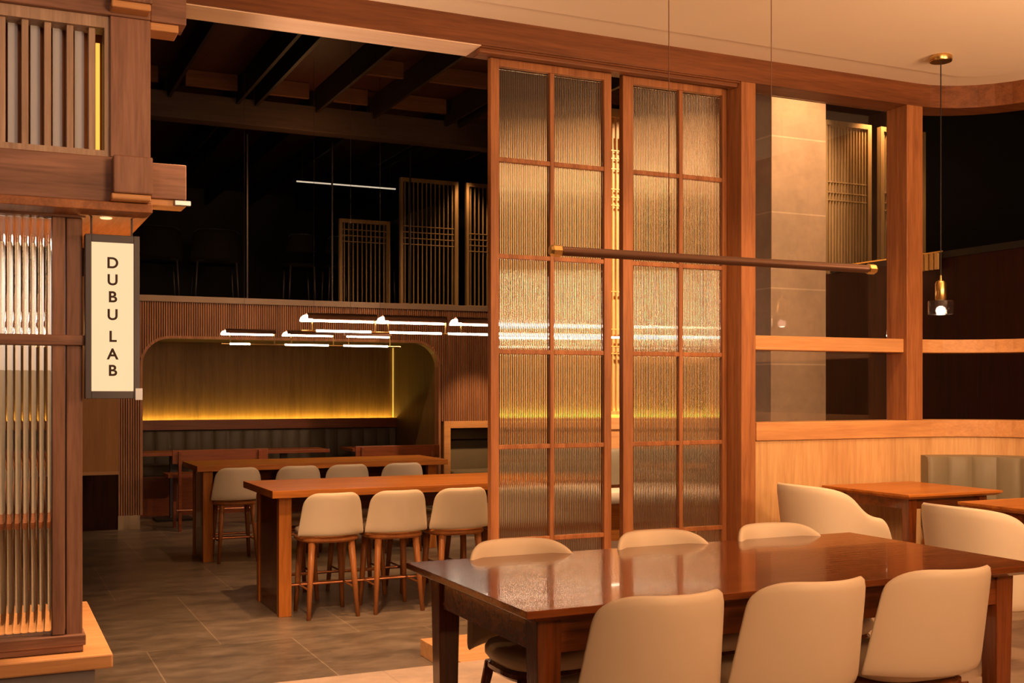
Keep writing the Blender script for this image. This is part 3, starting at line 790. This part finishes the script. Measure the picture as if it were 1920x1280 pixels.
# wooden benches with plank backs before the niche
def back_bench(label):
    t = thing('plank_back_bench', label, 'bench', group='dark benches before the niche')
    box(-.54, .54, -.015, .015, .76, .915, bev=.004).obj('back_plank', BENCHW, t)
    box(-.58, .50, .03, .42, .60, .64, bev=.004).obj('seat', BENCHW, t)
    for x in (-.46, .44):
        MB().box(x-.017, x+.017, -.05, -.016, 0, .90, .003).obj('back_post', BENCHW, t)
        MB().box(x-.017, x+.017, .36, .395, 0, .60, .003).obj('leg', BENCHW, t)
        MB().box(x-.015, x+.015, -.016, .36, .55, .60).obj('side_rail', BENCHW, t)
    MB().tube([(-.50, -.06, .24), (.50, -.06, .24)], .009, 8).obj('foot_rail', COPPER, t, smooth='auto')
    return t
b1 = back_bench('dark reddish bench with a plank back, left one before the glowing niche'); b1.location = (2.46, 13.15, 0)
dup(b1, (4.60, 13.15, 0), 0, 'dark reddish bench with a plank back, right one before the glowing niche')

# niche banquette and tables
t = thing('niche_banquette', 'long dark tufted banquette at the back of the glowing niche', 'banquette', (0, 0, 0))
m = MB(); channel_back(m, fine([((NX0+.01, YN), (0, 1)), ((NX1-.01, YN), (0, 1))], .02), .002, .62, 1.068, .13, .19); m.obj('backrest', OLIVED, t, smooth='auto')
box(NX0+.01, NX1-.01, YN-.62, YN-.13, .50, .64, bev=.02).obj('seat', OLIVED, t)
box(NX0+.01, NX1-.01, YN-.60, YN-.01, 0, .50).obj('base', BENCHW, t)
for i, (a, b, l) in enumerate(((1.66, 2.55, 'dark table top in the niche, half hidden by the left plank-back bench'), (2.95, 4.0, 'brown table top in the niche, between the two plank-back benches'), (4.3, 5.2, 'dark table in the niche hidden behind the right plank-back bench'))):
    t = thing('niche_table', l, 'table', ((a+b)/2, 14.35, 0), 0, 'tables in the niche')
    h = (b-a)/2
    box(-h, h, -.3, .3, .80, .84, bev=.003).obj('tabletop', BENCHW, t)
    MB().box(-.04, .04, -.04, .04, .03, .80).obj('pedestal', METAL, t)
    MB().box(-.22, .22, -.18, .18, 0, .03, .004).obj('base', METAL, t)

# booth right of the niche, and bay banquette
t = thing('corner_booth', 'olive upholstered booth in a pale frame at the left edge of the glass screen', 'booth', (5.375, YB, 0))
m = MB(); m.box(0, .09, -.03, .9, 0, 1.19, .003); m.box(.09, .98, -.03, .9, 1.10, 1.19, .003); m.box(.09, .98, .85, .9, 0, 1.10)
m.obj('surround', CAPW, t)
m = MB(); m.box(.10, .97, .30, .45, .50, .93, .03); m.box(.10, .97, .28, .42, .94, 1.08, .02); m.obj('backrest', OLIVE, t, smooth='auto')
box(.10, .97, -.1, .30, .42, .55, bev=.03).obj('seat', OLIVE, t, smooth='auto')
box(.10, .97, -.05, .85, 0, .42).obj('base', METAL, t)
t = thing('bay_banquette', 'pale olive banquette behind the glass screens, glimpsed in the gap between them', 'banquette', (0, 11.0, 0))
m = MB(); channel_back(m, fine([((5.4, 0), (0, 1)), ((7.9, 0), (0, 1))], .02), .13, .56, .95, .15, .35); m.obj('backrest', OLIVE, t, smooth='auto')
box(5.4, 7.9, -.75, -.29, .40, .53, bev=.04).obj('seat', CREAM2, t, smooth='auto')
box(5.4, 7.9, -.62, -.13, 0, .40).obj('base', CHERRY['x'], t)
box(5.4, 7.9, -.125, -.002, 0, 1.155).obj('back_panel', CAPW, t)

# ------------------------------------------------------------------ mezzanine furniture (dim)
def mezz_chair(label, wide, group):
    t = thing('lounge_chair' if wide else 'bar_chair', label, 'chair', group=group)
    hw = .34 if wide else .22; zt = 1.04
    back_shell(hw, hw*.9, .62 if wide else .80, zt, .12, .05, .10, .04).obj('backrest', CHAIRB, t, smooth=True)
    MB().tube([(hw*.86*u, -.052+.12*abs(u)**2-.0, zt+.004-(.03 if abs(u) > .9 else 0)) for u in [-1+.2*i for i in range(11)]], .005, 6).obj('rim_highlight', STEEL, t, smooth='auto')  # thin tube added to imitate light catching the top edge
    seat_pad(hw, 0, .42, .60, .66).obj('seat', CHAIRB, t, smooth=True)
    for sx in (-1, 1):
        for y in (.03, .38): leg_mesh(sx*hw*.75, y, .62, sx*hw*.85, y, .014, .011).obj('leg', METAL, t, smooth=True)
    return t
mc = mezz_chair('black round-backed lounge chair upstairs on the balcony, just right of the sign', True, 'lounge chairs on the balcony'); mc.location = (2.03, 15.2, ZM-.02)
dup(mc, (2.80, 15.2, ZM-.02), 0, 'black round-backed lounge chair upstairs on the balcony, second from the sign')
mb = mezz_chair('slim black bar chair on the balcony, left of the three under the thin light line', False, 'bar chairs on the balcony'); mb.location = (3.95, 15.2, ZM-.02)
dup(mb, (4.50, 15.2, ZM-.02), 0, 'slim black bar chair on the balcony, middle of the three under the thin light line')
dup(mb, (5.10, 15.2, ZM-.02), 0, 'slim black bar chair on the balcony, beside the lattice screens')
t = thing('thin_linear_lamp', 'thin dim line of light hanging over the dark balcony', 'lamp', (4.51, 15.0, 4.40))
box(-.70, .70, -.012, .012, -.008, .008).obj('tube', mat('dim_tube', (1, 1, .8), .4, emit=(1, .85, .62), es=.55), t)
m = MB()
for x in (-.62, .62): m.tube([(x, 0, .008), (x, 0, .57)], .002, 6)
m.obj('cable', METAL, t)
m = MB()
for x in (2.9, 3.96, 5.0): m.box(x-.008, x+.008, 13.8, 13.83, ZM-.02, 4.70)
m.obj('window_6', METAL, kind=ST)

# ------------------------------------------------------------------ linear pendants of the hall
def linear_pendant(label, x0, x1, y, zrod, ups, lows, zt, hr, ztop=4.97):
    t = thing('linear_pendant', label, 'pendant light', (x0, y, zrod), 0, 'linear pendants over the counter tables')
    MB().tube([(0, 0, 0), (x1-x0, 0, 0)], .007, 8).obj('rod', BRASS, t, smooth='auto')
    for a, b in lows:
        MB().tube([(a-x0, 0, .002), (b-x0, 0, .002)], .009, 12).obj('lamp_tube', TUBE, t, smooth='auto')
    for i, (a, b, disc) in enumerate(ups):
        MB().tube([(a-x0+.03, 0, zt), (b-x0-.02, 0, zt)], .009, 12).obj('lamp_tube', TUBE, t, smooth='auto')
        m = MB(); bm = m.bm; n = 10
        R0 = [bm.verts.new((a-x0, hr*math.cos(PI*k/n), zt+.012+hr*math.sin(PI*k/n))) for k in range(n+1)]
        R1 = [bm.verts.new((b-x0, hr*math.cos(PI*k/n), zt+.012+hr*math.sin(PI*k/n))) for k in range(n+1)]
        S0 = [bm.verts.new((v.co.x, v.co.y*.93, zt+.012+(v.co.z-zt-.012)*.93)) for v in R0]
        S1 = [bm.verts.new((v.co.x, v.co.y*.93, zt+.012+(v.co.z-zt-.012)*.93)) for v in R1]
        for k in range(n):
            bm.faces.new((R0[k], R0[k+1], R1[k+1], R1[k])); bm.faces.new((S0[k], S1[k], S1[k+1], S0[k+1]))
            bm.faces.new((R0[k], S0[k], S0[k+1], R0[k+1])); bm.faces.new((R1[k], R1[k+1], S1[k+1], S1[k]))
        m.obj('hood', BRONZE, t, smooth='auto')
        if disc:
            MB().lathe([(hr*1.05*math.cos(q*PI/16), zt-.008+hr*1.05*math.sin(q*PI/16)) for q in range(8)] + [(.0005, zt-.008+hr*1.05)], (a-x0, 0, 0), 20).obj('dome_diffuser', TUBE, t, smooth='auto')
        m = MB()
        for x in (a-x0+.05, b-x0-.005): m.tube([(x, 0, 0), (x, 0, zt+.01)], .007, 8)
        m.obj('stem', BRASS, t, smooth='auto')
    m = MB()
    for f in (.12, .5, .88): m.tube([((x1-x0)*f, 0, .005), ((x1-x0)*f, 0, ztop-zrod)], .0015, 5)
    m.obj('cable', METAL, t)
    return t
linear_pendant('long brass linear pendant with glowing tubes and half-round hoods over the front counter table', 2.30, 5.69, 8.9, 2.07,
    [(2.34, 2.92, 1), (2.98, 3.54, 1), (3.63, 4.2, 1), (4.28, 4.85, 0)], [(2.42, 2.88), (3.04, 3.50), (3.56, 4.2), (4.3, 4.9), (5.0, 5.66)], .083, .052)
linear_pendant('shorter linear pendant with glowing tubes over the rear counter table, in front of the arch', 2.12, 3.98, 11.3, 2.05,
    [(2.155, 2.65, 1), (2.766, 3.26, 1), (3.366, 3.87, 0)], [(2.2, 2.4), (2.75, 3.2), (3.36, 3.84)], .097, .042)

# ------------------------------------------------------------------ slim rod lamp above the foreground table
t = thing('rod_pendant', 'slim dark tubular pendant with faceted brass ends hanging over the foreground table', 'pendant light', (2.505, 3.5, 2.083))
MB().tube([(-.68, 0, 0), (.70, 0, 0)], .0165, 20).obj('tube', BRONZE, t, smooth='auto')
for s in (-1, 1):
    m = MB(); x = -.68 if s < 0 else .70
    m.tube([(x, 0, 0), (x+s*.004, 0, 0), (x+s*.035, 0, 0), (x+s*.045, 0, 0)], .021, 8)
    for v in m.bm.verts:
        k = (v.co.x-x)*s
        if k < .002 or k > .04: v.co.y *= .72; v.co.z *= .72
    m.obj('brass_end', BRASS, t)
m = MB()
for x in (-.237, .226): m.tube([(x, 0, .016), (x, 0, ZC-.018-2.083)], .0016, 6)
m.obj('cable', BRONZE, t)

# small pendant in the corner
t = thing('glass_pendant', 'small brass pendant with a smoked glass shade hanging over the corner table', 'pendant light', (5.66, 5.50, 2.09))
MB().lathe([(.068, 0), (.072, .006), (.072, .032), (.066, .04)], (0, 0, ZC-.018-2.09-.04)).obj('canopy', BRASS, t, smooth='auto')
MB().tube([(0, 0, .24), (0, 0, ZC-.018-2.09-.03)], .0035, 8).obj('cord', BLACKP, t)
MB().lathe([(.006, .255), (.008, .225), (.028, .215), (.035, .20), (.035, .10), (.03, .092)], n=24).obj('socket', BRASS, t, smooth='auto')
MB().lathe([(.03, .088), (.078, .088), (.08, .084), (.08, .0), (.074, .0), (.074, .08), (.03, .082)], n=32, closed=True).obj('shade', DARKGLASS, t, smooth='auto')
MB().lathe([(.010, .05), (.026, .04), (.032, .022), (.026, .006), (.010, .0)], n=20).obj('bulb', BULB, t, smooth=True)
